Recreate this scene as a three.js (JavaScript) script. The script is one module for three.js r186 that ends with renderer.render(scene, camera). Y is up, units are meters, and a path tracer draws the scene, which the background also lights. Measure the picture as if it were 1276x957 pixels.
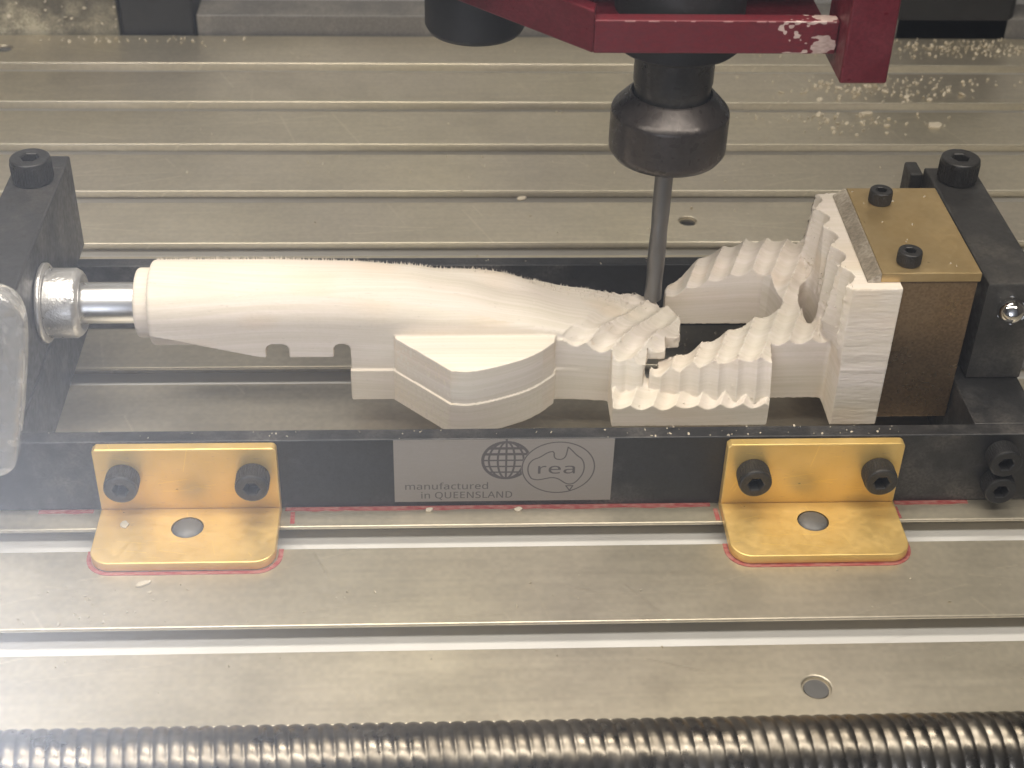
import * as THREE from 'three';
import { RoundedBoxGeometry } from 'three/addons/geometries/RoundedBoxGeometry.js';
import { mergeGeometries } from 'three/addons/utils/BufferGeometryUtils.js';
import { RectAreaLightUniformsLib } from 'three/addons/lights/RectAreaLightUniformsLib.js';

// ───────────── camera, light, exposure ─────────────
const scene = new THREE.Scene();
const camera = new THREE.PerspectiveCamera(28.594, 4 / 3, 0.02, 20);
camera.position.set(0, 0.29589, 0.29121);
camera.rotation.order = 'YXZ';
camera.rotation.set(-0.635077, -0.061827, 0.029562);
camera.focus = 0.46; camera.userData.fStop = 24;
scene.background = new THREE.Color(0.15, 0.158, 0.178);          // dim workshop round the machine
RectAreaLightUniformsLib.init();
const renderer = new THREE.WebGLRenderer({ antialias: true });
renderer.toneMapping = THREE.LinearToneMapping;
renderer.toneMappingExposure = 0.94;
renderer.shadowMap.enabled = true;
// [name, x, y, z, aimed at x, y, z, width, height, colour, radiance]
const LAMPS = [
  ['ceiling_lamp', -0.05, 0.62, -0.12, -0.05, 0, -0.12, 0.50, 0.10, 0xfff5e6, 17],
  ['front_lamp', 0.02, 0.42, 0.12, 0.02, 0.02, -0.1, 0.80, 0.06, 0xfff7ea, 14.8],
  ['added_haze_lamp', -0.88, -0.26, 2.04, -0.74, 0.42, 2.5, 0.40, 0.18, 0xe6edff, 300],  // added out of view: its pool on the wall mirrors as left haze
];
for (const L of LAMPS) {
  const l = new THREE.RectAreaLight(L[9], L[10], L[7], L[8]);
  l.position.set(L[1], L[2], L[3]); l.lookAt(L[4], L[5], L[6]); scene.add(l);
}

// ───────────── helpers (shapes are drawn in millimetres) ─────────────
let seed = 7;
const rnd = () => { seed = (seed * 1664525 + 1013904223) >>> 0; return seed / 4294967296; };
const rr = (a, b) => a + (b - a) * rnd();
const hash = (i, j, k) => { let h = (i * 374761393 + j * 668265263 + k * 2147483647) | 0; h = Math.imul(h ^ (h >>> 13), 1274126177); return ((h ^ (h >>> 16)) >>> 0) / 4294967296; };
const sm = (t) => t * t * (3 - 2 * t), mix = (a, b, t) => a + (b - a) * t, cl = (x, a = 0, b = 1) => Math.min(b, Math.max(a, x));
function noise(x, y, z) {
  const i = Math.floor(x), j = Math.floor(y), k = Math.floor(z), u = sm(x - i), v = sm(y - j), w = sm(z - k);
  const h = (a, b, c) => hash(i + a, j + b, k + c);
  return mix(mix(mix(h(0, 0, 0), h(1, 0, 0), u), mix(h(0, 1, 0), h(1, 1, 0), u), v), mix(mix(h(0, 0, 1), h(1, 0, 1), u), mix(h(0, 1, 1), h(1, 1, 1), u), v), w) * 2 - 1;
}
// tiling noise for textures
function tileNoise(u, v, nx, ny, s) {
  const x = u * nx, y = v * ny, i = Math.floor(x), j = Math.floor(y), a = sm(x - i), b = sm(y - j), m = (q, n) => ((q % n) + n) % n;
  const h = (p, q) => hash(m(i + p, nx), m(j + q, ny), s);
  return mix(mix(h(0, 0), h(1, 0), a), mix(h(0, 1), h(1, 1), a), b);
}
function tex(size, srgb, metres, f) {
  const [w, h] = [].concat(size).length === 2 ? size : [size, size], d = new Uint8Array(w * h * 4);
  for (let y = 0; y < h; y++) for (let x = 0; x < w; x++) {
    const c = [].concat(f(x / w, y / h)), o = (y * w + x) * 4;
    for (let k = 0; k < 3; k++) d[o + k] = cl((c.length === 3 ? c[k] : c[0])) * 255;
    d[o + 3] = 255;
  }
  const t = new THREE.DataTexture(d, w, h); t.wrapS = t.wrapT = THREE.RepeatWrapping; t.magFilter = THREE.LinearFilter;
  if (srgb) t.colorSpace = THREE.SRGBColorSpace;
  const [mw, mh] = [].concat(metres).length === 2 ? metres : [metres, metres];
  t.repeat.set(1 / mw, 1 / mh); t.needsUpdate = true; return t;
}
function boxUV(g) {           // uv in metres on the plane each face looks along
  g = g.index ? g.toNonIndexed() : g;
  const p = g.attributes.position, n = new Float32Array(p.count * 2), a = new THREE.Vector3(), b = new THREE.Vector3(), c = new THREE.Vector3();
  for (let i = 0; i < p.count; i += 3) {
    a.fromBufferAttribute(p, i); b.fromBufferAttribute(p, i + 1); c.fromBufferAttribute(p, i + 2);
    const q = b.clone().sub(a).cross(c.clone().sub(a)), x = Math.abs(q.x), y = Math.abs(q.y), z = Math.abs(q.z);
    [a, b, c].forEach((v, k) => {
      const uv = y >= x && y >= z ? [v.x, v.z] : z >= x ? [v.x, v.y] : [v.z, v.y];
      n[(i + k) * 2] = uv[0]; n[(i + k) * 2 + 1] = uv[1];
    });
  }
  g.setAttribute('uv', new THREE.BufferAttribute(n, 2)); return g;
}
const names = {};
function numbered(n) { const k = names[n] = (names[n] ?? -1) + 1; return k ? n + '_' + String(k).padStart(3, '0') : n; }
function finish(geos, keepUV) {
  const list = [].concat(geos).map((g) => { g = g.index ? g.toNonIndexed() : g; for (const k of Object.keys(g.attributes)) if (!['position', 'normal', 'uv'].includes(k)) g.deleteAttribute(k); return g; });
  let g = list.length > 1 ? mergeGeometries(list) : list[0];
  g.scale(0.001, 0.001, 0.001);
  return keepUV ? g : boxUV(g);
}
function part(name, geos, mat, parent, opt = {}) {
  const m = new THREE.Mesh(finish(geos, opt.keepUV), mat); m.name = name; m.castShadow = m.receiveShadow = true;
  if (opt.label) m.userData.label = opt.label;
  if (opt.kind) m.userData.kind = opt.kind;
  parent.add(m); return m;
}
function thing(name, label, category, [x, y, z] = [0, 0, 0], opt = {}) {
  const o = new THREE.Group(); o.name = numbered(name); o.position.set(x / 1000, y / 1000, z / 1000);
  o.userData = { label, category, ...opt }; scene.add(o); return o;
}
function copy(src, label, [x, y, z], turn) {
  const c = src.clone(); c.name = numbered(src.name.replace(/_\d{3}$/, '')); c.userData = { ...src.userData, label };
  c.position.set(x / 1000, y / 1000, z / 1000); if (turn !== undefined) c.rotation.y = turn; scene.add(c); return c;
}
// box from corner to corner with softened edges
function box(x0, x1, y0, y1, z0, z1, r = 0.4) {
  const g = r ? new RoundedBoxGeometry(x1 - x0, y1 - y0, z1 - z0, 2, Math.min(r, (x1 - x0) / 2.1, (y1 - y0) / 2.1, (z1 - z0) / 2.1)) : new THREE.BoxGeometry(x1 - x0, y1 - y0, z1 - z0);
  return g.translate((x0 + x1) / 2, (y0 + y1) / 2, (z0 + z1) / 2);
}
// outline [[x, z] ...] raised from y0 to y1
function slab(pts, y0, y1, bevel = 0.4, holes = [], seg = 2) {
  const s = Array.isArray(pts) ? new THREE.Shape(pts.map(([x, z]) => new THREE.Vector2(x, -z))) : pts;
  for (const h of holes) { const p = new THREE.Path(); p.absarc(h[0], -h[1], h[2] + bevel, 0, Math.PI * 2, true); s.holes.push(p); }
  const g = new THREE.ExtrudeGeometry(s, { depth: y1 - y0 - 2 * bevel, bevelEnabled: bevel > 0, bevelSize: bevel, bevelThickness: bevel, bevelOffset: -bevel, bevelSegments: seg, curveSegments: 24 });
  return g.rotateX(-Math.PI / 2).translate(0, y0 + bevel, 0);
}
const lathe = (pts, seg = 64) => new THREE.LatheGeometry(pts.map((p) => new THREE.Vector2(p[0], p[1])), seg);
// socket head cap screw along +y, underside of the head at y = 0
function capScrew(r, h, sock) {
  const s = new THREE.Shape(); s.absarc(0, 0, r, 0, Math.PI * 2);
  const hex = new THREE.Path(); for (let k = 0; k < 6; k++) { const a = -k * Math.PI / 3; k ? hex.lineTo(sock * Math.cos(a), sock * Math.sin(a)) : hex.moveTo(sock, 0); } hex.closePath(); s.holes.push(hex);
  const bv = r * 0.11;
  const g = new THREE.ExtrudeGeometry(s, { depth: h - 2 * bv, bevelEnabled: true, bevelSize: bv, bevelThickness: bv, bevelOffset: -bv, bevelSegments: 3, curveSegments: 40 }).rotateX(-Math.PI / 2).translate(0, bv, 0);
  const knurl = []; for (let k = 0; k < 40; k++) { const a = k / 40 * Math.PI * 2; knurl.push(new THREE.CylinderGeometry(r * 0.035, r * 0.035, h * 0.66, 5).translate(r * Math.cos(a), h * 0.47, r * Math.sin(a))); }
  return [g, new THREE.CylinderGeometry(sock * 1.05, sock * 1.05, h * 0.35, 24).translate(0, h * 0.2, 0), ...knurl];
}

// ───────────── materials ─────────────
const M = (o) => new THREE.MeshStandardMaterial(o);
const P = (o) => new THREE.MeshPhysicalMaterial(o);
const brushed = (s) => (u, v) => 0.5 + 0.22 * (tileNoise(u, v, 8, 256, s) - 0.5) + 0.2 * (tileNoise(u, v, 24, 512, s + 1) - 0.5) + 0.3 * (tileNoise(u, v, 6, 5, s + 2) - 0.5);
const scratches = []; for (let i = 0; i < 90; i++) { const a = rr(-0.35, 0.35) + (rnd() < 0.15 ? 1.2 : 0); scratches.push([rnd(), rnd(), Math.cos(a), Math.sin(a), rr(0.02, 0.16), rr(0.4, 1)]); }
const scratchAt = (u, v) => { let m = 0; for (const [x, y, c, n, l, w] of scratches) { const dx = u - x, dy = v - y, t = dx * c + dy * n, d = Math.abs(-dx * n + dy * c); if (t > 0 && t < l && d < 0.0016) m = Math.max(m, w * (1 - d / 0.0016)); } return m; };
const bedCol = tex(512, true, 0.26, (u, v) => {
  const m = 0.55 * tileNoise(u, v, 5, 4, 11) + 0.3 * tileNoise(u, v, 13, 17, 12) + 0.15 * tileNoise(u, v, 40, 90, 13), f = tileNoise(u, v, 220, 230, 14), mill = tileNoise(u, v, 10, 256, 16);
  const stain = cl((tileNoise(u, v, 7, 9, 17) * 0.6 + tileNoise(u, v, 23, 19, 18) * 0.4 - 0.66) * 5), k = 0.85 + 0.12 * m + 0.05 * (f - 0.5) + 0.03 * (mill - 0.5) - 0.035 * stain + 0.1 * scratchAt(u, v);
  return [k, k * 0.97, k * (0.892 + 0.03 * tileNoise(u, v, 7, 6, 15))];
});
const bedRough = tex(512, false, 0.26, (u, v) => 0.74 + 0.2 * (brushed(21)(u, v) - 0.5) + 0.13 * (tileNoise(u, v, 9, 7, 24) - 0.5) + 0.10 * (tileNoise(u, v, 27, 22, 25) - 0.5) - 0.22 * scratchAt(u, v));
const dustRough = tex(256, false, 0.08, (u, v) => 0.75 + 0.3 * (tileNoise(u, v, 11, 9, 31) - 0.5) + 0.3 * (tileNoise(u, v, 60, 64, 32) - 0.5));
const fineBump = tex(256, false, 0.03, (u, v) => 0.5 + 0.5 * (tileNoise(u, v, 90, 90, 41) - 0.5) + 0.4 * (tileNoise(u, v, 33, 31, 42) - 0.5));
// fine pale wood dust that lies in patches on dark metal
const dusty = (base, dust, amount, s) => tex(512, true, 0.11, (u, v) => {
  const patch = 0.5 * tileNoise(u, v, 4, 4, s) + 0.3 * tileNoise(u, v, 11, 9, s + 1) + 0.2 * tileNoise(u, v, 37, 31, s + 2), grain = tileNoise(u, v, 200, 210, s + 3);
  const k = cl((patch - 0.42) * 2.2) * amount * (0.55 + 0.9 * grain);
  return base.map((b, i) => mix(b * (0.9 + 0.2 * grain), dust[i], cl(k)));
});
const woodCol = tex([1024, 512], true, [0.16, 0.05], (u, v) => {
  const w = v + 0.02 * Math.sin(u * 6.283) + 0.012 * Math.sin(u * 12.566 + 2), streak = 0.5 * tileNoise(u, w, 3, 60, 51) + 0.3 * tileNoise(u, w, 6, 150, 52) + 0.2 * tileNoise(u, w, 30, 250, 53);
  const blot = tileNoise(u, v, 5, 5, 54), warm = cl((tileNoise(u, v, 9, 6, 56) - 0.68) * 3) * 0.05, pore = tileNoise(u, w, 90, 256, 55) > 0.93 ? 0.07 : 0;
  const k = 0.94 + 0.085 * (streak - 0.5) + 0.03 * (blot - 0.5) - pore * 0.6;
  return [k, k * (0.957 + 0.02 * (blot - 0.5) - warm * 0.5), k * (0.895 + 0.04 * (streak - 0.5) - warm)];
});
const woodBump = tex([1024, 512], false, [0.16, 0.05], (u, v) => 0.5 + 0.5 * (tileNoise(u, v, 12, 200, 61) - 0.5) + 0.5 * (tileNoise(u, v, 90, 256, 62) - 0.5));
const brassCol = tex(512, true, 0.07, (u, v) => {
  const m = 0.5 * tileNoise(u, v, 5, 5, 71) + 0.3 * tileNoise(u, v, 13, 12, 72) + 0.2 * tileNoise(u, v, 50, 44, 73);
  return [0.74 + 0.12 * m, 0.64 + 0.13 * m, 0.46 + 0.15 * m];
});
const goldCol = tex(512, true, 0.06, (u, v) => {
  const m = 0.6 * tileNoise(u, v, 4, 4, 81) + 0.4 * tileNoise(u, v, 15, 13, 82), scr = (tileNoise(u, v, 30, 256, 83) > 0.95 ? 0.05 : 0) - 0.12 * scratchAt(u, v);
  return [0.86 + 0.08 * m - scr, 0.725 + 0.09 * m - scr, 0.425 + 0.12 * m];
});
const MAT = {
  bed: M({ map: bedCol, color: new THREE.Color(0.78, 0.76, 0.70), metalness: 0.8, roughness: 0.52, roughnessMap: bedRough, bumpMap: fineBump, bumpScale: 0.00001 }),
  slot: M({ color: new THREE.Color(0.80, 0.795, 0.78), metalness: 0.5, roughness: 0.7, roughnessMap: bedRough }),
  steel: M({ color: new THREE.Color(0.60, 0.59, 0.57), metalness: 1, roughness: 0.42, roughnessMap: dustRough }),
  tool: M({ color: new THREE.Color(0.22, 0.215, 0.21), metalness: 0.8, roughness: 0.45 }),
  shiny: M({ color: new THREE.Color(0.86, 0.86, 0.86), metalness: 1, roughness: 0.42, roughnessMap: bedRough }),
  dome: M({ color: new THREE.Color(0.14, 0.138, 0.135), metalness: 0.35, roughness: 0.6, roughnessMap: dustRough }),
  worn: M({ color: new THREE.Color(0.72, 0.71, 0.70), metalness: 0.85, roughness: 0.5, roughnessMap: dustRough, bumpMap: fineBump, bumpScale: 0.00012 }),
  chrome: M({ color: new THREE.Color(0.75, 0.74, 0.72), metalness: 1, roughness: 0.1 }),
  rail: M({ map: dusty([0.17, 0.17, 0.175], [0.46, 0.44, 0.42], 0.75, 91), metalness: 0.25, roughness: 0.55, roughnessMap: dustRough }),
  arm: M({ map: dusty([0.21, 0.205, 0.20], [0.5, 0.47, 0.43], 0.5, 97), metalness: 0.2, roughness: 0.6, roughnessMap: dustRough }),
  oxide: M({ map: dusty([0.24, 0.235, 0.23], [0.55, 0.53, 0.5], 0.35, 103), metalness: 0.55, roughness: 0.45, roughnessMap: dustRough }),
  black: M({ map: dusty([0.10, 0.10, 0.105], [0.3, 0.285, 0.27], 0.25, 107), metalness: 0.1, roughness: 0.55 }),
  nut: M({ map: dusty([0.27, 0.25, 0.24], [0.4, 0.36, 0.33], 0.4, 109), metalness: 0.5, roughness: 0.42, roughnessMap: dustRough }),
  gold: M({ map: goldCol, metalness: 0.6, roughness: 0.55, roughnessMap: dustRough }),
  brass: M({ map: brassCol, color: new THREE.Color(0.84, 0.81, 0.72), metalness: 0.7, roughness: 0.55, roughnessMap: dustRough }),
  block: M({ map: dusty([0.55, 0.46, 0.35], [0.6, 0.53, 0.44], 0.4, 113), metalness: 0.75, roughness: 0.42, roughnessMap: dustRough }),
  wood: M({ map: woodCol, color: new THREE.Color(0.90, 0.90, 0.91), roughness: 0.88, bumpMap: woodBump, bumpScale: 0.00002 }),
  chip: M({ color: new THREE.Color(0.55, 0.49, 0.385), roughness: 0.9 }),
  red: M({ map: tex(256, true, 0.02, (u, v) => { const k = tileNoise(u, v, 14, 30, 117); return [0.57 + 0.1 * k, 0.22 + 0.25 * k, 0.21 + 0.22 * k]; }), roughness: 0.7 }),
  crimson: M({ map: dusty([0.36, 0.085, 0.13], [0.52, 0.33, 0.33], 0.3, 161), metalness: 0.15, roughness: 0.5, roughnessMap: dustRough }),
  plastic: P({ color: 0xffffff, transmission: 0.85, thickness: 0.004, ior: 1.4, roughness: 0.16, bumpMap: tex(256, false, 0.05, (u, v) => Math.abs(tileNoise(u, v, 9, 7, 151) - 0.5) * 1.2 + 0.4 * tileNoise(u, v, 24, 20, 152)), bumpScale: 0.0012, clearcoat: 0.6, clearcoatRoughness: 0.08 }),
  grey: M({ map: dusty([0.42, 0.41, 0.40], [0.62, 0.6, 0.56], 0.5, 121), metalness: 0.1, roughness: 0.6 }),
  dustyPanel: M({ map: dusty([0.36, 0.34, 0.29], [0.72, 0.69, 0.6], 1.1, 125), roughness: 0.9 }),
  dustEdge: M({ map: dusty([0.50, 0.46, 0.40], [0.80, 0.76, 0.70], 0.9, 137), metalness: 0.2, roughness: 0.85, bumpMap: fineBump, bumpScale: 0.0002 }),
  panel: M({ map: dusty([0.30, 0.29, 0.28], [0.5, 0.48, 0.45], 0.4, 129), roughness: 0.75 }),
  plaster: M({ color: new THREE.Color(0.44, 0.435, 0.42), roughness: 0.85 }),
  white: M({ color: new THREE.Color(0.62, 0.61, 0.58), roughness: 0.8 }),
  screw: M({ map: tex(256, true, 0.05, (u, v) => { const k = tileNoise(u, v, 7, 8, 133) * 0.7 + 0.3 * tileNoise(u, v, 40, 40, 134); return [0.38 + 0.2 * k, 0.355 + 0.2 * k, 0.315 + 0.2 * k]; }), metalness: 1, roughness: 0.44, roughnessMap: dustRough }),
};

// ───────────── machine bay: pan, back and side panels, ceiling, lamps, added wall behind the camera ─────────────
function struct(name, geos, mat) { const m = part(name, geos, mat, scene); m.userData.kind = 'structure'; return m; }
struct('machine_floor', box(-520, 560, -110, -90, -640, 420, 0), MAT.panel);
struct('back_panel', box(-520, 560, -90, 700, -560, -540, 0), MAT.plaster);
struct('side_panel_left', box(-540, -520, -90, 700, -560, 420, 0), MAT.panel);
struct('side_panel_right', box(560, 580, -90, 700, -560, 420, 0), MAT.panel);
struct('ceiling_panel', box(-540, 580, 700, 715, -560, 420, 0), MAT.white);
struct('added_workshop_wall', box(-3000, 3000, -1000, 2600, 2500, 2550, 0), MAT.plaster);  // unseen wall, added so its lit patch shows as haze in the door
for (const L of LAMPS) {
  const t = thing(L[0], { front_lamp: 'long slim lamp at the front of the machine bay, facing the workpiece', ceiling_lamp: 'long flat lamp under the machine ceiling above the table', added_haze_lamp: 'added unseen lamp that lights the wall mirrored as haze in the door' }[L[0]], 'lamp', [L[1] * 1000, L[2] * 1000, L[3] * 1000]);
  t.lookAt(L[4], L[5], L[6]);
  const w = L[7] * 1000, h = L[8] * 1000;
  part('lamp_housing', box(-w / 2 - 8, w / 2 + 8, -h / 2 - 8, h / 2 + 8, -26, -4, 2), MAT.grey, t);
  part('lamp_diffuser', box(-w / 2, w / 2, -h / 2, h / 2, -4, -2, 0.5), M({ color: 0xffffff, emissive: new THREE.Color(L[9]), emissiveIntensity: 1.5, roughness: 0.6 }), t);
}

{
  const t = thing('machine_door', 'clear acrylic machine door that the camera looks through, sloping back in a grey frame', 'door', [20, 270, 220]);
  t.rotation.x = -20 * Math.PI / 180;
  part('acrylic_pane', box(-520, 520, -380, 400, -2, 2, 0), P({ color: 0xffffff, transmission: 1, thickness: 0, ior: 1.49, roughness: 0.02 }), t);
  for (const [a, b, c, d] of [[-538, 538, -400, -378], [-538, 538, 398, 420], [-538, -518, -378, 398], [518, 538, -378, 398]]) part('door_frame', box(a, b, c, d, -12, 12, 2), MAT.grey, t);
}

// ───────────── slotted machine table ─────────────
const table = thing('machine_table', 'beige metal machine table of long slats with slots between, under the whole fixture', 'machine table');
const TX0 = -320, TX1 = 380;
const slatSpans = [[9.4, 35, [[98.7, 24.9, 3.4]]]];
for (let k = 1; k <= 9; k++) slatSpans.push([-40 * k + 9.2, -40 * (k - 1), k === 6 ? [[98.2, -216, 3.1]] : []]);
slatSpans.push([-391, -360, [[-200, -375.5, 3.3]]]);
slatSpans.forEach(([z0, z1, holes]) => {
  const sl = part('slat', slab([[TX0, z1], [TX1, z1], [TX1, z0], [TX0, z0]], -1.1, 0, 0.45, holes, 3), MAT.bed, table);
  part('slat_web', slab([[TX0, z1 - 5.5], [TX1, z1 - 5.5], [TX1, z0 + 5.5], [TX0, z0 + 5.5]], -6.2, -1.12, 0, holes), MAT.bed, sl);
  for (const h of holes) part('plug_or_hole_shade', [new THREE.CylinderGeometry(h[2] - 0.15, h[2] - 0.15, 1.6, 32).translate(h[0], h[0] === 98.2 ? -2.9 : -1.6, h[1])], h[0] === 98.2 ? MAT.black : MAT.dome, table);  // the black one stands for shade down the rear hole; the rest are plugs
});
part('bed_plate', box(TX0, TX1, -20, -6.25, -391, 34, 0.5), MAT.slot, table);
// red marker outlines drawn on the table round the fixture
const ring = (pts) => slab(pts, 0.02, 0.16, 0);
for (const [x0, x1] of [[-117, -101], [-45, 20], [20, 81.5], [137.5, 160]]) {
  const top = [], bot = []; const n = Math.ceil((x1 - x0) / 3);
  for (let i = 0; i <= n; i++) { const x = mix(x0, x1, i / n); top.push([x, -48.6]); bot.unshift([x, -46.9 + 0.35 * noise(x * 0.3, 3, 9)]); }
  part('marker_line', ring([...bot, ...top]), MAT.red, table);
}
function footOutline(x0, x1, z1, r, o) {
  const pts = []; const q = (cx, cz, a0, a1) => { for (let i = 0; i <= 8; i++) { const a = mix(a0, a1, i / 8); pts.push([cx + (r + o) * Math.sin(a), cz + (r + o) * Math.cos(a)]); } };
  pts.push([x0 - o, z1 - r - 2.5]); q(x0 + r, z1 - r, -Math.PI / 2, 0); q(x1 - r, z1 - r, 0, Math.PI / 2); pts.push([x1 + o, z1 - r - 2.5]); return pts;
}
for (const [x0, x1] of [[-98, -45.6], [84, 135.8]]) {
  const a = footOutline(x0, x1, -22, 6, 1.45), b = footOutline(x0, x1, -22, 6, 0.1).reverse();
  part('marker_line', ring([...a, ...b]), MAT.red, table);
}
for (const [x, z0] of [[-43.2, -46.6], [82.3, -46], [136.8, -46]]) part('marker_line', ring([[x, z0 + 5.2], [x + 1.3, z0 + 5.2], [x + 1.1, z0], [x - 0.2, z0]]), MAT.red, table);

// ───────────── behind the table ─────────────
const rear = (name, label, cat, geos, mat) => { const t = thing(name, label, cat); part('body', geos, mat, t); return t; };
rear('rear_rail', 'low grey rail running along the back edge of the table', 'rail', [box(-113, 330, -30, 9.6, -412, -393, 1), box(-113, 330, 16, 22, -440, -430, 1)], MAT.grey);
rear('dusty_cover', 'dust covered olive grey cover in the top left corner behind the table', 'cover', box(-330, -150, -60, 60, -425, -393.5, 1.5), MAT.dustyPanel);
rear('bearing_block', 'black block behind the table beside the dusty cover', 'machine part', box(-149, -114, -60, 60, -425, -393, 2), MAT.black);
rear('motor_housing', 'wide black block behind the table at the right', 'machine part', box(222, 282, -60, 70, -440, -393, 3), MAT.black);

// ───────────── ball screw in front of the table ─────────────
{
  const t = thing('lead_screw', 'long bronze toned threaded lead screw along the front edge of the table', 'lead screw', [0, -1.7, 46.4]);
  const N = 1900, K = 96, x0 = -190, x1 = 230, R = 10.2, pitch = 3.65, pos = [], idx = [];
  for (let i = 0; i <= N; i++) for (let j = 0; j <= K; j++) {
    const x = mix(x0, x1, i / N), a = j / K * Math.PI * 2, ph = x / pitch - 2 * j / K, f = ph - Math.floor(ph), r = R + 0.5 * (Math.pow(Math.abs(Math.sin(Math.PI * f)), 0.75) - 0.7);
    pos.push(x, r * Math.cos(a), r * Math.sin(a));
  }
  for (let i = 0; i < N; i++) for (let j = 0; j < K; j++) { const a = i * (K + 1) + j, b = a + K + 1; idx.push(a, a + 1, b, b, a + 1, b + 1); }
  const g = new THREE.BufferGeometry(); g.setAttribute('position', new THREE.Float32BufferAttribute(pos, 3)); g.setIndex(idx); g.computeVertexNormals();
  part('threaded_shaft', g, MAT.screw, t);
}

// ───────────── rotary fixture frame ─────────────
const frame = thing('fixture_frame', 'black steel frame of rails and end arms around the workpiece', 'frame');
part('front_rail', box(-136, 179, 0.1, 25.5, -53.6, -48.5, 0.5), MAT.rail, frame);
part('rear_rail', box(-136, 179, 0.1, 25.5, -148, -143, 0.6), MAT.rail, frame);
for (const [x0, x1, zf] of [[-136, -119.5, -58], [162.4, 179, -76]]) {
  part('end_plate', box(x0 > 0 ? 158.7 : x0, x1, 0.1, 25.4, -142.9, -53.7, 0.5), MAT.rail, frame);
  part('end_arm', slab([[x0, zf], [x1, zf], [x1, -147.9], [x0, -147.9]], 25.6, 60, 0.7), MAT.arm, frame);
  const s = part('cap_screw', capScrew(6.3, 8.2, 2.8), MAT.oxide, frame); s.position.set((x0 + x1) / 2000, 0.060, -0.1395);
}
part('rear_tab', box(158, 162.3, 25.6, 58, -156, -147, 0.8), MAT.arm, frame);
part('rear_tab', box(-128, -119.6, 25.6, 59.8, -156.5, -148, 0.8), MAT.arm, frame);
const sideScrew = capScrew(4.7, 6, 2.3);
for (const [x, y] of [[166.2, 18.9], [166.9, 8.4]]) { const s = part('cap_screw', sideScrew.map((g) => g.clone()), MAT.black, frame); s.position.set(x / 1000, y / 1000, -0.0484); s.rotation.x = Math.PI / 2; }

// name plate with the maker's print
{
  const c = document.createElement('canvas'); c.width = 1400; c.height = 520; const x = c.getContext('2d');
  x.fillStyle = '#938e8b'; x.fillRect(0, 0, 1400, 520);
  for (let i = 0; i < 2600; i++) { const g = 120 + Math.floor(rnd() * 60); x.fillStyle = `rgba(${g},${g - 3},${g - 6},0.16)`; x.fillRect(rnd() * 1400, rnd() * 520, 4 + rnd() * 40, 2); }
  x.strokeStyle = x.fillStyle = '#565255'; x.lineCap = 'round'; x.lineJoin = 'round';
  const gx = 715, gy = 175, gr = 150;                       // the globe
  x.lineWidth = 19; x.beginPath(); x.arc(gx, gy, gr, 0, 7); x.stroke();
  x.lineWidth = 13;
  for (const k of [0.36, 0.74]) { x.beginPath(); x.ellipse(gx, gy, gr * k, gr, 0, 0, 7); x.stroke(); }
  x.beginPath(); x.moveTo(gx, gy - gr - 25); x.lineTo(gx, gy + gr); x.stroke();
  for (const k of [-0.66, -0.34, 0, 0.34, 0.66]) { const w = gr * Math.sqrt(1 - k * k); x.lineWidth = k < -0.3 ? 20 : 12; x.beginPath(); x.moveTo(gx - w, gy + k * gr); x.lineTo(gx + w, gy + k * gr); x.stroke(); }
  x.fillStyle = '#938e8b'; x.beginPath(); x.ellipse(1050, 240, 238, 218, 0, 0, 7); x.fill();       // the circle with the map
  x.strokeStyle = x.fillStyle = '#565255'; x.lineWidth = 8; x.beginPath(); x.ellipse(1050, 240, 232, 212, 0, 0, 7); x.stroke();
  x.lineWidth = 8; x.beginPath(); x.moveTo(880, 330);
  x.bezierCurveTo(840, 270, 850, 190, 900, 165); x.bezierCurveTo(950, 150, 960, 110, 1010, 105); x.lineTo(1020, 120); x.bezierCurveTo(1015, 165, 1035, 172, 1060, 172);
  x.bezierCurveTo(1100, 168, 1098, 120, 1106, 70); x.bezierCurveTo(1140, 100, 1150, 130, 1190, 160); x.bezierCurveTo(1225, 200, 1225, 280, 1190, 330); x.bezierCurveTo(1170, 365, 1150, 385, 1120, 380);
  x.bezierCurveTo(1085, 375, 1070, 330, 1020, 325); x.bezierCurveTo(970, 322, 930, 360, 880, 330); x.stroke();
  x.beginPath(); x.moveTo(1105, 395); x.lineTo(1150, 395); x.lineTo(1130, 435); x.closePath(); x.stroke();
  const word = (s, px, py, size, sx) => { x.save(); x.translate(px, py); x.scale(sx, 1); x.font = size + 'px sans-serif'; x.fillText(s, 0, 0); x.restore(); };
  word('rea', 905, 290, 118, 1.55); x.lineWidth = 2;
  word('manufactured', 62, 415, 74, 1.16);
  word('in QUEENSLAND', 165, 492, 74, 1.10);
  const map = new THREE.CanvasTexture(c); map.colorSpace = THREE.SRGBColorSpace;
  const t = thing('name_plate', 'grey printed name plate with a globe and a map outline on the black front rail', 'name plate');
  const g = new THREE.PlaneGeometry(64, 23.4).translate(19.3, 14, -48.02);
  part('plate', box(-12.7, 51.3, 2.3, 25.7 - 0.35, -48.48, -48.06, 0.1), MAT.grey, t);
  part('printed_face', g, M({ map, roughness: 0.55, metalness: 0.25 }), t, { keepUV: true });
}

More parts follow.
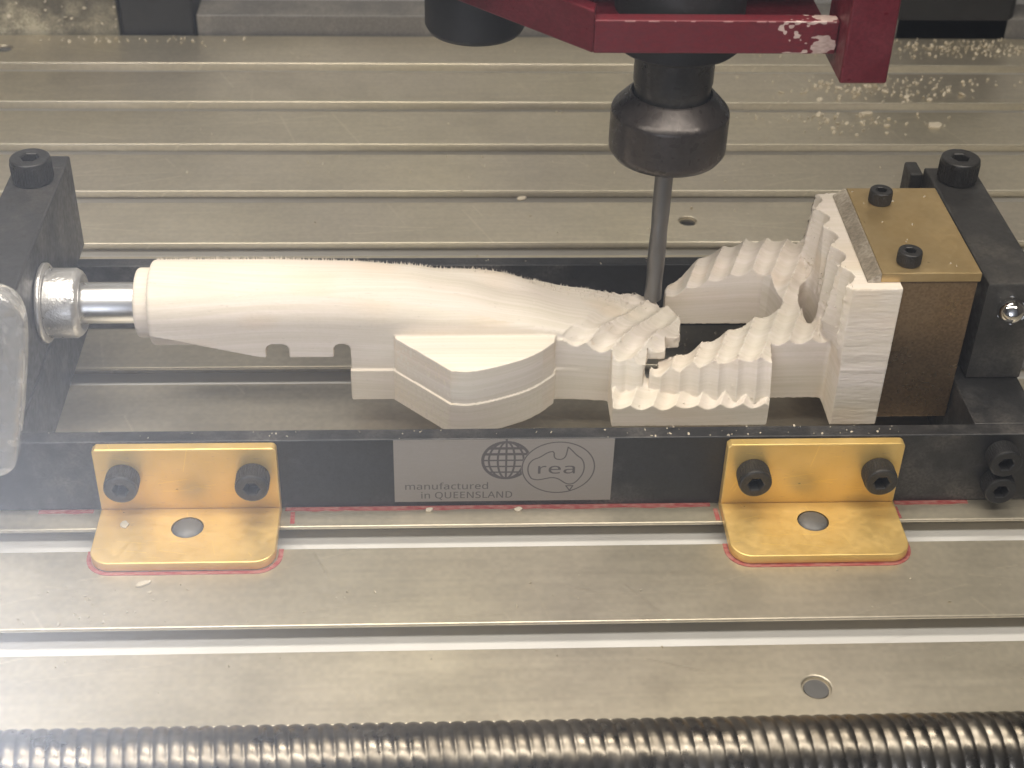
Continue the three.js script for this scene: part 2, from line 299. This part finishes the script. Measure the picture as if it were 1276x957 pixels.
// ───────────── gold angle brackets ─────────────
{
  const W = 52, t = thing('angle_bracket', 'gold angle bracket at the left with a three cornered wood chip on its foot', 'bracket', [-98, 0.2, 0], { group: 'gold angle brackets on the front rail' });
  const foot = new THREE.Shape(); foot.moveTo(0, 45.2); foot.lineTo(W, 45.2); foot.lineTo(W, 28); foot.absarc(W - 6, 28, 6, 0, -Math.PI / 2, true); foot.lineTo(6, 22); foot.absarc(6, 28, 6, -Math.PI / 2, -Math.PI, true); foot.closePath();
  const hole = new THREE.Path(); hole.absellipse(26, 36.8, 5.0, 4.8, 0, Math.PI * 2, true); foot.holes.push(hole);
  part('foot', slab(foot, 0, 3, 0.35), MAT.gold, t);
  const leg = new THREE.Shape(); leg.moveTo(0, 0.1); leg.lineTo(W, 0.1); leg.lineTo(W, 23.4); leg.absarc(W - 1.5, 23.4, 1.5, 0, Math.PI / 2); leg.lineTo(1, 24.9); leg.lineTo(0, 24); leg.closePath();
  part('leg', new THREE.ExtrudeGeometry(leg, { depth: 2.4, bevelEnabled: true, bevelSize: 0.35, bevelThickness: 0.35, bevelOffset: -0.35, bevelSegments: 2 }).translate(0, 0, -48.1), MAT.gold, t);
  for (const x of [8, 45]) { const s = part('cap_screw', capScrew(4.75, 6.2, 2.3), MAT.oxide, t); s.position.set(x / 1000, 0.0152, -0.0453); s.rotation.x = Math.PI / 2; }
  const dome = []; for (let i = 0; i <= 10; i++) { const a = i / 10 * Math.PI / 2; dome.push([4.35 * Math.cos(a), 2.4 + 1.7 * Math.sin(a)]); }
  const b = part('button_screw', lathe([[0.001, 0.2], [4.35, 0.2], ...dome.map(([r, y]) => [Math.max(r, 0.001), y])]), MAT.dome, t); b.position.set(0.026, 0, -0.0368);
  copy(t, 'bright gold angle bracket at the right, below the rough end of the workpiece', [84, 0.2, 0.3]);
}

// ───────────── carved timber workpiece: one solid, meshed from a field ─────────────
const curve = (pts) => (x) => { if (x <= pts[0][0]) return pts[0][1]; for (let i = 1; i < pts.length; i++) if (x <= pts[i][0]) { const [a, p] = pts[i - 1], [b, q] = pts[i]; return mix(p, q, sm((x - a) / (b - a)) * 0.5 + 0.5 * (x - a) / (b - a)); } return pts[pts.length - 1][1]; };
function poly(pts) {            // signed distance to an outline in x and z
  return (x, z) => {
    let d = 1e9, s = 1;
    for (let i = 0, j = pts.length - 1; i < pts.length; j = i++) {
      const [ax, az] = pts[i], [bx, bz] = pts[j], ex = bx - ax, ez = bz - az, wx = x - ax, wz = z - az, t = cl((wx * ex + wz * ez) / (ex * ex + ez * ez));
      const dx = wx - ex * t, dz = wz - ez * t; d = Math.min(d, dx * dx + dz * dz);
      const c1 = z >= az, c2 = z < bz, c3 = ex * wz > ez * wx; if ((c1 && c2 && c3) || (!c1 && !c2 && !c3)) s = -s;
    }
    return s * Math.sqrt(d);
  };
}
const smin = (a, b, k) => { const h = Math.max(k - Math.abs(a - b), 0) / k; return Math.min(a, b) - h * h * k * 0.25; };
const smax = (a, b, k) => -smin(-a, -b, k);
const bx3 = (x, y, z, x0, x1, y0, y1, z0, z1) => { const dx = Math.max(x0 - x, x - x1), dy = Math.max(y0 - y, y - y1), dz = Math.max(z0 - z, z - z1), i = Math.max(dx, dy, dz); return i < 0 ? i : Math.hypot(Math.max(dx, 0), Math.max(dy, 0), Math.max(dz, 0)); };
const ZC = -98, YC = 40.4, HW = 13.4;       // axis height and depth, half width of the neck
const shoulder = curve([[-90, 40.5], [-10, 40.5], [8, 40.2], [25, 39.2], [45, 36], [60, 33.4], [75, 32]]);
const crown = curve([[-90, 12.9], [-50, 12.9], [-28, 12.2], [-10, 10.4], [5, 8], [25, 4.6], [40, 2.8], [60, 1]]);
const Tf = curve([[66, 26.6], [69, 27.5], [76, 29.7], [84, 31.3], [94, 32.6], [102, 33], [119, 34]]), Tr = curve([[70, 31.5], [75, 34], [84, 38.4], [91, 41.2], [102, 44.6], [110, 44.8], [118, 44]]);
const cusp = (t) => 1 - Math.abs(Math.sin(Math.PI * t));
const wedgeCurve = new THREE.SplineCurve([[4.2, -66.6], [9.4, -66.2], [15, -67.6], [21, -70], [26.4, -72.7], [31, -76.2], [35.5, -81]].map(([a, b]) => new THREE.Vector2(a, b))).getPoints(22).map((v) => [v.x, v.y]);
const wedgeTop = poly([[-12.5, -92], [-12.5, -83.6], ...wedgeCurve, [37.5, -92]]);
const roughPlan = poly([[30, -84.6], [54, -81.8], [63.5, -79.6], [64.6, -84], [70, -84.4], [70.6, -89.5], [75.4, -90.5], [76.4, -97.5], [75.8, -104], [71.5, -106], [69.5, -113], [30, -113]]);
const frontPlan = poly([[53.2, -96], [53.2, -80.6], [62.9, -80], [63.4, -83], [62, -96]]);
const slabPlan = poly([[64.6, -79.2], [102, -79.2], [102, -83], [123, -83], [123, -127], [92, -126.8], [84, -123.5], [73.5, -115], [73, -105], [66, -84]]);
const pocket = poly([[63.6, -81.5], [68.4, -82.4], [76, -85.4], [89, -90.5], [98, -94.2], [105.8, -96.8], [106.8, -98.6], [106, -103.5], [104.8, -108], [103, -110], [98, -110.7], [66, -110.6], [62.4, -90], [62.2, -81]]);
function timber(x, y, z) {
  let d = 1e9;
  const fz = noise(x * 1.1, y * 1.3, z * 1.3) * 0.02 + noise(x * 0.4, y * 2, z * 2) * 0.008;
  // turned stub and neck
  if (x < 90) {
    const rad = Math.hypot(y - YC, z - ZC);
    d = Math.max(smax(rad - 10.7, -90.8 - x, 1.2), x + 80);
    const e = shoulder(x), c = crown(x), u = (z - ZC) / HW;
    const dTop = y > e ? (Math.hypot((y - e) / c, u) - 1) * Math.min(c, HW) : Math.abs(z - ZC) - HW;
    const low = x < -53 ? mix(36.5, 28.8, cl((x + 84.5) / 31)) : x < -26.2 ? 28.8 : 13.4;
    let n = smax(dTop, -86.2 - x, 1.4); n = Math.max(n, x - 66);
    const cyl = Math.max(rad - 13, -86.2 - x, x + 40, y - YC);
    let body = Math.min(Math.max(n, low - y), cyl);
    if (x > 20) body = Math.max(body, x * 0.75 + z * 0.66 + 27);
    for (const [a, b] of [[-51.6, -44.8], [-31.2, -26.2]]) { const q = smax(smax(Math.max(a - x, x - b), y - 33.6, 2.4), -z - 130, 0.5); body = Math.max(body, -q); }
    d = Math.min(d, body);
    // shallow swelling on the far side of the neck
    const hump = (Math.hypot((x - 9) / 26, (y - 36) / 11.6, (z + 103.4) / 8.4) - 1) * 9; d = smin(d, Math.max(hump, -98 - z - 17), 1.2);
    // wedge with its parting step
    const w = wedgeTop(x, z), up = Math.max(w, y - 36.7, 24.7 - y), lo = Math.max(w - 0.55, y - 24.7, 13.4 - y);
    d = smin(d, Math.min(up, lo), 0.9);
    d = Math.min(d, bx3(x, y, z, -26.4, 53.2, 13.4, 24.7, -111.5, -83.6));
  }
  if (x > 30) {
    // rough stepped end of the neck
    const q1 = x * 0.75 + z * 0.66 + 27, s1 = q1 / 6.3, s2 = (x * 0.9 + z * 0.42) / 6.2;
    const blend = sm(cl((q1 + 0.6) / 2.4)), uu = (z - ZC) / HW;
    const tF = shoulder(x) + crown(x) * Math.sqrt(Math.max(0, 1 - uu * uu)) - 0.5 + blend * (2.1 * cusp(s1) - 0.7 + 0.3 * Math.pow(cusp(s1), 3) * noise(x * 1.7, 5, z * 1.7)) - 0.30 * Math.max(0, z + 88) + blend * noise(x * 0.2, 1, z * 0.2) * 0.7;
    const fr = Math.max(roughPlan(x, z) + 0.35 * noise(x * 0.7, y * 0.7, z * 0.7) * cl((x - 54) / 3), (y - tF) * 0.8, (x > 63.5 ? 27.6 : x > 53 ? 22.5 : 13.4) - y);
    const fl = Math.max(frontPlan(x, z + 1.1 * cusp(x / 5.4 + 0.3) - 0.5 - 0.4 * Math.max(0, 31 - y)), (y - tF) * 0.8, 13 - y);
    // low ledge in front
    const tG = 19.1 + 0.5 * (-71 - z) + 1.7 * cusp(s2 + 0.3) - 0.5 + 0.5 * noise(x * 0.25, 7, z * 0.25);
    const ledge = Math.max(bx3(x, y, z, 53.2, 101.4, 12, 40, -86, -70.9), (y - tG) * 0.85);
    const ledgeCut = x > 62.6 && x < 69 ? Math.max(62.6 - x, x - 69, z + 79.6 + 30) : 9;
    // two branches with a bridge
    const tS = mix(Tf(x), Tr(x), cl((z + 79) / -41)) + 1.9 * cusp(s2) - 0.6 + 0.2 * noise(x * 0.3, 4, z * 0.3) + 0.3 * Math.pow(cusp(s2), 3) * noise(x * 1.7, 3, z * 1.7);
    const flute = z > -86 && x < 102 ? 1.3 * (1 - cusp(x / 5.75 + 0.15)) - 0.6 - 0.3 * cl(33 - y, 0, 13) - 0.1 * (x - 68) : 0;
    const base = z < -97 ? 22 : 13.4;
    let sl = Math.max(slabPlan(x, z + flute), (y - tS) * 0.85, base - y);
    sl = Math.max(sl, -(pocket(x, z) - 1.2));
    const led2 = Math.max(ledge, -Math.max(Math.max(62.8 - x, x - 68.2), z + 80.5));
    let r = Math.min(fr, fl, led2, sl);
    // standing end block with deep flutes on its inner side
    const zf = (z + 71) / 11.4, fade = cl((y - 34) / 8), dip = (3.7 * (1 - cusp(zf + 0.12))) * fade;
    let xl = 118.6 + dip + (1 - fade) * 2.2 - 0.1 * cl(62 - y, 0, 20) * fade * sm(cl((-76 - z) / 8)) - 2.2 * Math.pow(cl((47 - y) / 10), 2) * sm(cl((-82 - z) / 4)) * cl((y - 30) / 6);
    xl += 0.12 * noise(y * 0.12, z * 0.9, 2) + 0.35 * Math.pow(cusp(zf + 0.12), 4) * fade * noise(y * 0.8, z * 0.8, 4);
    const chipped = z > -73 ? 0.26 * cl((56 - y) / 20) * noise(x * 0.08, y * 0.7, 5) * (0.4 + 0.6 * noise(x * 0.05, y * 0.11, 8)) + 0.06 * noise(x * 0.4, y * 2.5, 6) : 0;
    const blk = Math.max(xl - x, x - 135.3, y - 62, 12 - y, z + 70.6 + chipped, -127 - z);
    r = smin(r, blk, 1.6);
    const hole = (Math.hypot((x - 116.5) / 3.1, (z + 100 + (x - 116.5) * 0.8) / 8.4) - 1) * 3.1 + 0.15 * noise(x * 0.5, y * 0.2, z * 0.5);
    r = Math.max(r, -hole);
    d = smin(d, r, 1.2);
  }
  return d + fz;
}
function mesher(f, lo, hi, h) {            // surface nets
  const n = [0, 1, 2].map((k) => Math.ceil((hi[k] - lo[k]) / h) + 1), [nx, ny, nz] = n, F = new Float32Array(nx * ny * nz), B = 8;
  const id = (i, j, k) => (k * ny + j) * nx + i;
  for (let k = 0; k < nz; k += B) for (let j = 0; j < ny; j += B) for (let i = 0; i < nx; i += B) {
    const c = f(lo[0] + (i + B / 2) * h, lo[1] + (j + B / 2) * h, lo[2] + (k + B / 2) * h), skip = Math.abs(c) > B * h * 0.9 * 1.6 + 2.5;
    for (let c3 = k; c3 < Math.min(k + B, nz); c3++) for (let b = j; b < Math.min(j + B, ny); b++) for (let a = i; a < Math.min(i + B, nx); a++) F[id(a, b, c3)] = skip ? c : f(lo[0] + a * h, lo[1] + b * h, lo[2] + c3 * h);
  }
  const V = new Int32Array(nx * ny * nz).fill(-1), pos = [], idx = [];
  for (let k = 0; k < nz - 1; k++) for (let j = 0; j < ny - 1; j++) for (let i = 0; i < nx - 1; i++) {
    let px = 0, py = 0, pz = 0, m = 0, mask = 0; const v = [];
    for (let c = 0; c < 8; c++) { const q = F[id(i + (c & 1), j + (c >> 1 & 1), k + (c >> 2))]; v.push(q); if (q < 0) mask |= 1 << c; }
    if (mask === 0 || mask === 255) continue;
    for (let c = 0; c < 8; c++) for (let a = 0; a < 3; a++) if (!(c >> a & 1)) {
      const e = c | 1 << a; if ((v[c] < 0) === (v[e] < 0)) continue;
      const t = v[c] / (v[c] - v[e]); px += (c & 1) + (a === 0 ? t : 0); py += (c >> 1 & 1) + (a === 1 ? t : 0); pz += (c >> 2) + (a === 2 ? t : 0); m++;
    }
    V[id(i, j, k)] = pos.length / 3; pos.push(lo[0] + (i + px / m) * h, lo[1] + (j + py / m) * h, lo[2] + (k + pz / m) * h);
  }
  const quad = (a, b, c, d, flip) => { if (flip) idx.push(a, c, b, a, d, c); else idx.push(a, b, c, a, c, d); };
  for (let k = 1; k < nz - 1; k++) for (let j = 1; j < ny - 1; j++) for (let i = 1; i < nx - 1; i++) {
    const a = F[id(i, j, k)] < 0;
    if (a !== F[id(i + 1, j, k)] < 0) quad(V[id(i, j - 1, k - 1)], V[id(i, j, k - 1)], V[id(i, j, k)], V[id(i, j - 1, k)], !a);
    if (a !== F[id(i, j + 1, k)] < 0) quad(V[id(i - 1, j, k - 1)], V[id(i - 1, j, k)], V[id(i, j, k)], V[id(i, j, k - 1)], !a);
    if (a !== F[id(i, j, k + 1)] < 0) quad(V[id(i - 1, j - 1, k)], V[id(i, j - 1, k)], V[id(i, j, k)], V[id(i - 1, j, k)], !a);
  }
  const nor = new Float32Array(pos.length), e = 0.22;
  for (let i = 0; i < pos.length; i += 3) {
    const [x, y, z] = [pos[i], pos[i + 1], pos[i + 2]], gx = f(x + e, y, z) - f(x - e, y, z), gy = f(x, y + e, z) - f(x, y - e, z), gz = f(x, y, z + e) - f(x, y, z - e), l = Math.hypot(gx, gy, gz) || 1;
    nor[i] = gx / l; nor[i + 1] = gy / l; nor[i + 2] = gz / l;
  }
  return { pos: new Float32Array(pos), nor, idx };
}
const work = thing('carved_workpiece', 'pale carved timber workpiece, smooth at the left and ridged at the right', 'workpiece');
{
  const s = mesher(timber, [-93, 11, -130], [138, 64, -63], 0.5), sets = { turned_stub: [], smooth_neck: [], wedge: [], ridged_branches: [], end_block: [] };
  for (let i = 0; i < s.idx.length; i += 3) {
    let x = 0, y = 0, z = 0; for (let k = 0; k < 3; k++) { const q = s.idx[i + k] * 3; x += s.pos[q] / 3; y += s.pos[q + 1] / 3; z += s.pos[q + 2] / 3; }
    const k = x < -86 ? 'turned_stub' : x > 117 && (x > 121.5 || y > 44 || z > -83) ? 'end_block' : x > 53.3 || (y > 30 && x * 0.75 + z * 0.66 + 27 > 0 && x > 36) ? 'ridged_branches' : x > 39 && z > -84.5 && y < 36 ? 'wedge' : z > -82.9 && x > -14 && y < 37.6 ? 'wedge' : 'smooth_neck';
    sets[k].push(s.idx[i], s.idx[i + 1], s.idx[i + 2]);
  }
  for (const [name, list] of Object.entries(sets)) {
    const map = new Map(), pos = [], nor = [], idx = [];
    for (const v of list) { if (!map.has(v)) { map.set(v, pos.length / 3); for (let k = 0; k < 3; k++) { pos.push(s.pos[v * 3 + k]); nor.push(s.nor[v * 3 + k]); } } idx.push(map.get(v)); }
    const g = new THREE.BufferGeometry(); g.setAttribute('position', new THREE.Float32BufferAttribute(pos, 3)); g.setAttribute('normal', new THREE.Float32BufferAttribute(nor, 3)); g.setIndex(idx);
    part(name, g, MAT.wood, work, name === 'ridged_branches' ? { label: 'rough ridged section with an open pocket' } : {});
  }
}
// fibres torn up along the far edge of the neck and on the ridge tips
{
  const g = new THREE.ConeGeometry(0.00019, 0.0017, 3).translate(0, 0.0007, 0), list = [], m = new THREE.Matrix4(), q = new THREE.Quaternion(), up = new THREE.Vector3(0, 1, 0);
  const grad = (x, y, z) => new THREE.Vector3(timber(x + 0.3, y, z) - timber(x - 0.3, y, z), timber(x, y + 0.3, z) - timber(x, y - 0.3, z), timber(x, y, z + 0.3) - timber(x, y, z - 0.3)).normalize();
  const drop = (x, z, y0) => { for (let y = y0; y > 14; y -= 0.25) if (timber(x, y, z) < 0) return y; return null; };
  const put = (x, z, y0, lean, s) => { const y = drop(x, z, y0); if (y === null) return; const n = grad(x, y, z).add(new THREE.Vector3(rr(-0.6, 0.6), rr(0.1, 0.6), rr(-lean, lean))).normalize(); q.setFromUnitVectors(up, n); const k = s * rr(0.4, 1.2); list.push(m.clone().compose(new THREE.Vector3(x / 1000, (y - 0.15) / 1000, z / 1000), q, new THREE.Vector3(rr(0.7, 1.8), k, rr(0.7, 1.8)))); };
  for (let i = 0; i < 700; i++) { const x = rr(-85, 66); put(x, rr(-108, -103.5), 58, 0.5, 0.75); }
  for (let i = 0; i < 260; i++) put(rr(-85, 60), rr(-111, -109.4), 58, 0.4, 0.7);
  for (let i = 0; i < 2600; i++) { const x = rr(44, 118), z = rr(-126, -72), q = x < 70 ? cusp((x * 0.75 + z * 0.66 + 27) / 6.3) : cusp((x * 0.9 + z * 0.42) / 6.2); if (q > 0.86) put(x, z, 46, 0.7, 0.8); }
  for (let i = 0; i < 200; i++) put(rr(117.2, 121), rr(-126, -71), 63, 0.6, 1.0);
  const im = new THREE.InstancedMesh(g, MAT.wood, list.length); list.forEach((a, i) => im.setMatrixAt(i, a));
  im.name = 'wood_fuzz'; im.userData.kind = 'stuff'; im.castShadow = im.receiveShadow = true; work.add(im);
}

// ───────────── drive shaft at the left, clamp block at the right ─────────────
{
  const t = thing('drive_shaft', 'bright metal shaft with a round hub, joining the left end arm to the workpiece', 'shaft', [0, YC, ZC]);
  const along = (pts) => lathe(pts).rotateZ(-Math.PI / 2);      // profile [radius, x]
  part('shaft', along([[0.001, -118], [6.3, -118], [6.3, -89.6], [0.001, -89.6]]), MAT.shiny, t);
  part('hub', along([[6, -117.6], [10.2, -117.6], [10.7, -117], [10.7, -109.2], [10, -108], [9, -107.2], [8.2, -107.1], [7.8, -107.8], [6.2, -108]]), MAT.worn, t);
  part('flange', along([[9.8, -119.3], [11.9, -119.3], [12.3, -119], [12.3, -118], [11.9, -117.6], [9.8, -117.6]]), MAT.worn, t);
}
{
  const t = thing('clamp_block', 'brown metal block with a brass cover plate that clamps the right end of the workpiece', 'clamp');
  part('block', box(135.5, 158.4, 12, 61.9, -124, -74.6, 0.5), MAT.block, t);
  part('cover_plate', slab([[129.2, -73.9], [158.6, -73.9], [158.6, -124.6], [130, -124.6]], 62.1, 65.2, 0.3), MAT.brass, t);
  const ch = new THREE.Shape(); ch.moveTo(125.3, 62.1); ch.lineTo(129.1, 62.1); ch.lineTo(129.1, 65); ch.lineTo(128.5, 65); ch.lineTo(125.3, 62.6); ch.closePath();
  const cg = new THREE.ExtrudeGeometry(ch, { depth: 50.6, bevelEnabled: false }).translate(0, 0, -124.5), cp = cg.attributes.position;
  for (let i = 0; i < cp.count; i++) cp.setX(i, cp.getX(i) + (-73.9 - cp.getZ(i)) * 0.0158);
  part('dusty_chamfer', cg, MAT.dustEdge, t, { label: 'grey dusty sloping edge' });
  for (const [x, z] of [[138.2, -79.6], [138.4, -115.6]]) { const s = part('cap_screw', capScrew(3.5, 4.4, 1.7), MAT.oxide, t); s.position.set(x / 1000, 0.0652, z / 1000); }
  part('tail_pin', new THREE.CylinderGeometry(6, 6, 4.2, 32).rotateZ(Math.PI / 2).translate(160.4, YC, ZC), MAT.steel, t);
}

// ───────────── spindle with collet nut and cutter ─────────────
{
  const t = thing('milling_spindle', 'dark milling spindle with a black collet nut and long thin cutter above the workpiece', 'spindle', [69, 0, -110]);
  part('collet_nut', lathe([[3.2, 85.6], [3.6, 85.2], [13.5, 84.8], [16.2, 85.6], [17.4, 87.4], [17.5, 88.5], [17.5, 99], [17.2, 100], [16.2, 101.2], [12.6, 105], [11.9, 105.4]], 96), MAT.nut, t);
  part('spindle_nose', lathe([[11, 104], [11.3, 107.4], [11.6, 109], [11.6, 117.5], [11.9, 118.2], [11.9, 122]], 72), MAT.oxide, t);
  part('housing', lathe([[0.001, 120.4], [17.4, 120.4], [18.4, 121.4], [18.4, 190], [0.001, 190]], 72), MAT.black, t);
  // two flute cutter: twisted section
  const N = 90, K = 40, pos = [], idx = [];
  for (let i = 0; i <= N; i++) for (let j = 0; j <= K; j++) {
    const y = mix(33, 86, i / N), a = j / K * Math.PI * 2, w = i / N < 0.62 ? 1 : 0, ph = a * 2 + y * 0.34, r = 2.75 - w * 0.18 * Math.pow(0.5 + 0.5 * Math.sin(ph), 2) - (i === 0 ? 0.5 : 0);
    pos.push(r * Math.cos(a), y, r * Math.sin(a));
  }
  for (let i = 0; i < N; i++) for (let j = 0; j < K; j++) { const a = i * (K + 1) + j, b = a + K + 1; idx.push(a, b, a + 1, b, b + 1, a + 1); }
  const g = new THREE.BufferGeometry(); g.setAttribute('position', new THREE.Float32BufferAttribute(pos, 3)); g.setIndex(idx); g.computeVertexNormals();
  part('cutter', g, MAT.tool, t);
}
{
  const t = thing('spindle_carriage', 'crimson painted metal carriage round the spindle, chipped paint at its right end', 'carriage');
  const paint = tex([512, 128], true, [0.0661, 0.0095], (u, v) => {
    const n = 0.6 * tileNoise(u, v, 14, 4, 141) + 0.4 * tileNoise(u, v, 45, 12, 142), e = cl((u - 0.70) / 0.07) * cl((0.995 - u) / 0.02 + 0.5), bare = e * n > 0.46 + 0.25 * Math.pow(Math.abs(v - 0.5) * 2, 2), s = tileNoise(u, v, 70, 20, 143);
    const edge = v > 0.93 && tileNoise(u, v, 40, 2, 144) > 0.66;
    return bare ? [0.66 + 0.12 * s, 0.58 + 0.12 * s, 0.55 + 0.12 * s] : edge ? [0.55, 0.38, 0.38] : [0.36 + 0.06 * s, 0.085 + 0.05 * n, 0.13 + 0.04 * n];
  });
  paint.offset.set(-42.5 / 66.1, -127.6 / 9.5);
  part('front_bar', box(42.5, 108.4, 127.6, 137.1, -90.6, -86, 0.5), M({ map: paint, metalness: 0.15, roughness: 0.5 }), t);
  part('corner_plate', slab([[42.4, -86.1], [43.4, -92], [8, -129], [-10, -146], [-14, -142], [6, -122.5]], 127.6, 139.5, 0.5), MAT.crimson, t);
  part('tray_floor', box(43, 108.4, 127.7, 131, -150, -90.7, 0.4), MAT.crimson, t);
  part('side_lug', box(108.5, 121.4, 122.6, 190, -99, -78, 0.8), MAT.crimson, t);
  part('top_plate', box(-6, 121, 156, 162, -170, -92, 0.5), MAT.black, t);
  part('rear_plate', box(30, 120, 131.1, 156, -150, -140, 0.5), MAT.crimson, t);
}
{
  const t = thing('black_motor', 'round black motor end hanging at the top left of the crimson carriage', 'motor', [12.6, 0, -151]);
  part('motor_body', lathe([[0.001, 106.5], [12, 106.5], [14.6, 107.2], [15.6, 109], [15.6, 200], [0.001, 200]], 72), MAT.black, t);
}

// ───────────── plastic guard at the left edge, disc and nut at the right edge ─────────────
{
  const t = thing('clear_guard', 'clear plastic guard with rounded corners at the left edge, in front of the end arm', 'guard', [0, 0, -47]);
  const s = new THREE.Shape(); s.moveTo(-156, 19.5); s.lineTo(-126, 19.6); s.bezierCurveTo(-120, 19.8, -118.2, 22, -117, 27); s.lineTo(-113.2, 42); s.bezierCurveTo(-111.5, 50, -109, 60, -108, 70); s.bezierCurveTo(-107.5, 78, -110, 81.5, -117, 82); s.lineTo(-156, 83); s.closePath();
  const g = new THREE.ExtrudeGeometry(s, { depth: 3, bevelEnabled: true, bevelSize: 2.6, bevelThickness: 2.6, bevelOffset: -2.6, bevelSegments: 6, curveSegments: 20 }).translate(0, 0, 2.6);
  part('guard_body', g, MAT.plastic, t);
}
{
  const t = thing('end_disc', 'grey disc with a chrome acorn nut at the right edge beside the end arm', 'disc', [186, 45, -81]);
  part('disc', [lathe([[0.001, 0], [17, 0], [18, 0.8], [18, 3.6], [17.2, 4.4], [15.6, 4.4], [15, 3.6], [0.001, 3.6]]).rotateX(Math.PI / 2)], MAT.grey, t);
  const nut = part('acorn_nut', [new THREE.CylinderGeometry(4.4, 4.4, 3.4, 6).translate(0, 1.7, 0), lathe([[4.0, 3.4], [3.95, 4.4], [3.4, 6.2], [2.4, 7.4], [1.2, 7.9], [0.001, 8]], 36)], MAT.chrome, t);
  nut.position.set(-0.0142, 0.0058, 0.0042); nut.rotation.set(1.15, 0, 0.5);
}

// ───────────── wood chips and dust ─────────────
function chipGeo(l, w, h) {
  const s = new THREE.Shape(), n = 9; for (let i = 0; i < n; i++) { const a = i / n * Math.PI * 2, k = rr(0.7, 1.1), x = l / 2 * Math.cos(a) * k, y = w / 2 * Math.sin(a) * k; i ? s.lineTo(x, y) : s.moveTo(x, y); } s.closePath();
  return new THREE.ExtrudeGeometry(s, { depth: h, bevelEnabled: true, bevelSize: 0.12, bevelThickness: 0.12, bevelSegments: 1 }).rotateX(-Math.PI / 2);
}
function chip(label, x, y, z, l, w, turn, tilt = 0) {
  const m = new THREE.Mesh(finish(chipGeo(l, w, rr(0.3, 0.7))), MAT.chip); m.name = numbered('wood_chip'); m.position.set(x / 1000, (y + 0.15) / 1000, z / 1000); m.rotation.set(tilt, turn, tilt * 0.6); m.castShadow = m.receiveShadow = true;
  m.userData = { label, category: 'wood chip' }; scene.add(m);
}
chip('largest pale wood chip, lying alone on the table behind the clamp block', 218.4, 0, -297.4, 7, 5.5, 0.2);
chip('flat narrow wood chip left of the largest chip, behind the crimson lug', 190.9, 0, -309, 6.4, 2.6, 0.1);
chip('small wood chip standing nearest the crimson lug on the rear table', 169.2, 0, -308.1, 3.6, 2.2, 0.9, 0.25);
chip('pale wood chip beside a table slot behind the middle of the workpiece', 34.1, 0, -233, 3.4, 2.2, 0.2, 0.2);
chip('slim pale wood chip on the table in front of the left gold bracket', -81.7, 0, -17, 4.6, 1.8, 0.45);
chip('three cornered wood chip on the foot of the left gold bracket', -90, 3.2, -38, 2.6, 2.6, 0.8, 0.1);
chip('tiny wood chip below the left half of the name plate', -2.6, 0, -46.6, 2.3, 1.4, 0.3, 0.2);
chip('tiny wood chip below the globe on the name plate', 24, 0, -46.4, 2.5, 1.5, 0.1, 0.2);
{
  const g = new THREE.IcosahedronGeometry(0.0006, 0), list = [], m = new THREE.Matrix4(), q = new THREE.Quaternion(), e = new THREE.Euler();
  const put = (x, y, z, s) => { q.setFromEuler(e.set(rr(0, 6), rr(0, 6), rr(0, 6))); list.push(m.clone().compose(new THREE.Vector3(x / 1000, y / 1000, z / 1000), q, new THREE.Vector3(s * rr(0.6, 2.2), s * rr(0.3, 0.8), s * rr(0.6, 1.6)))); };
  const gauss = () => rnd() + rnd() + rnd() - 1.5, onSlat = (z) => z > -391 && (z > -360 || z < -360) && ((-z) % 40) < 30;
  const heap = (cx, cz, sx, sz, n, s) => { for (let i = 0; i < n; i++) { const x = cx + gauss() * sx, z = cz + gauss() * sz; if (onSlat(z) && z < -150 || (z > -20 && z < 33 && !(z > -1 && z < 10))) put(x, 0.35, z, s * rr(0.4, 1.3)); } };
  heap(205, -378, 60, 10, 120, 0.8); heap(262, -380, 40, 10, 220, 0.85); heap(205, -340, 60, 12, 150, 0.8); heap(200, -332, 40, 10, 70, 1.5); heap(180, -305, 40, 16, 130, 1.0); heap(60, -260, 180, 90, 160, 0.6);
  heap(-95, -5, 26, 16, 40, 0.5); heap(0, -10, 160, 30, 120, 0.4); heap(-140, -386, 50, 6, 45, 0.9);
  for (let i = 0; i < 110; i++) put(-330 + rr(0, 182), rr(2, 20), -392.8, rr(0.5, 1.4));
  for (let i = 0; i < 36; i++) put(rr(-115, 135), 25.6, rr(-53.4, -48.7), rr(0.2, 0.45));
  for (let i = 0; i < 30; i++) put(rr(-110, 160), 25.6, rr(-147.8, -143.2), rr(0.2, 0.5));
  for (let i = 0; i < 120; i++) put(rr(-110, 155), 0.2, rr(-76, -55), rr(0.3, 0.9));
  for (let i = 0; i < 26; i++) put(rr(50, 135), 25.6, rr(-53.3, -48.9), rr(0.25, 0.6));
  for (let i = 0; i < 150; i++) put(rr(40, 150), 0.2, rr(-140, -120), rr(0.3, 0.9));
  for (let i = 0; i < 12; i++) put(rr(131, 157), 65.3, rr(-123, -75), rr(0.3, 0.6));
  const im = new THREE.InstancedMesh(g, MAT.chip, list.length); list.forEach((a, i) => im.setMatrixAt(i, a));
  im.name = 'sawdust'; im.castShadow = im.receiveShadow = true;
  im.userData = { kind: 'stuff', label: 'loose pale sawdust scattered on the table and rails', category: 'sawdust' }; scene.add(im);
}
renderer.render(scene, camera);
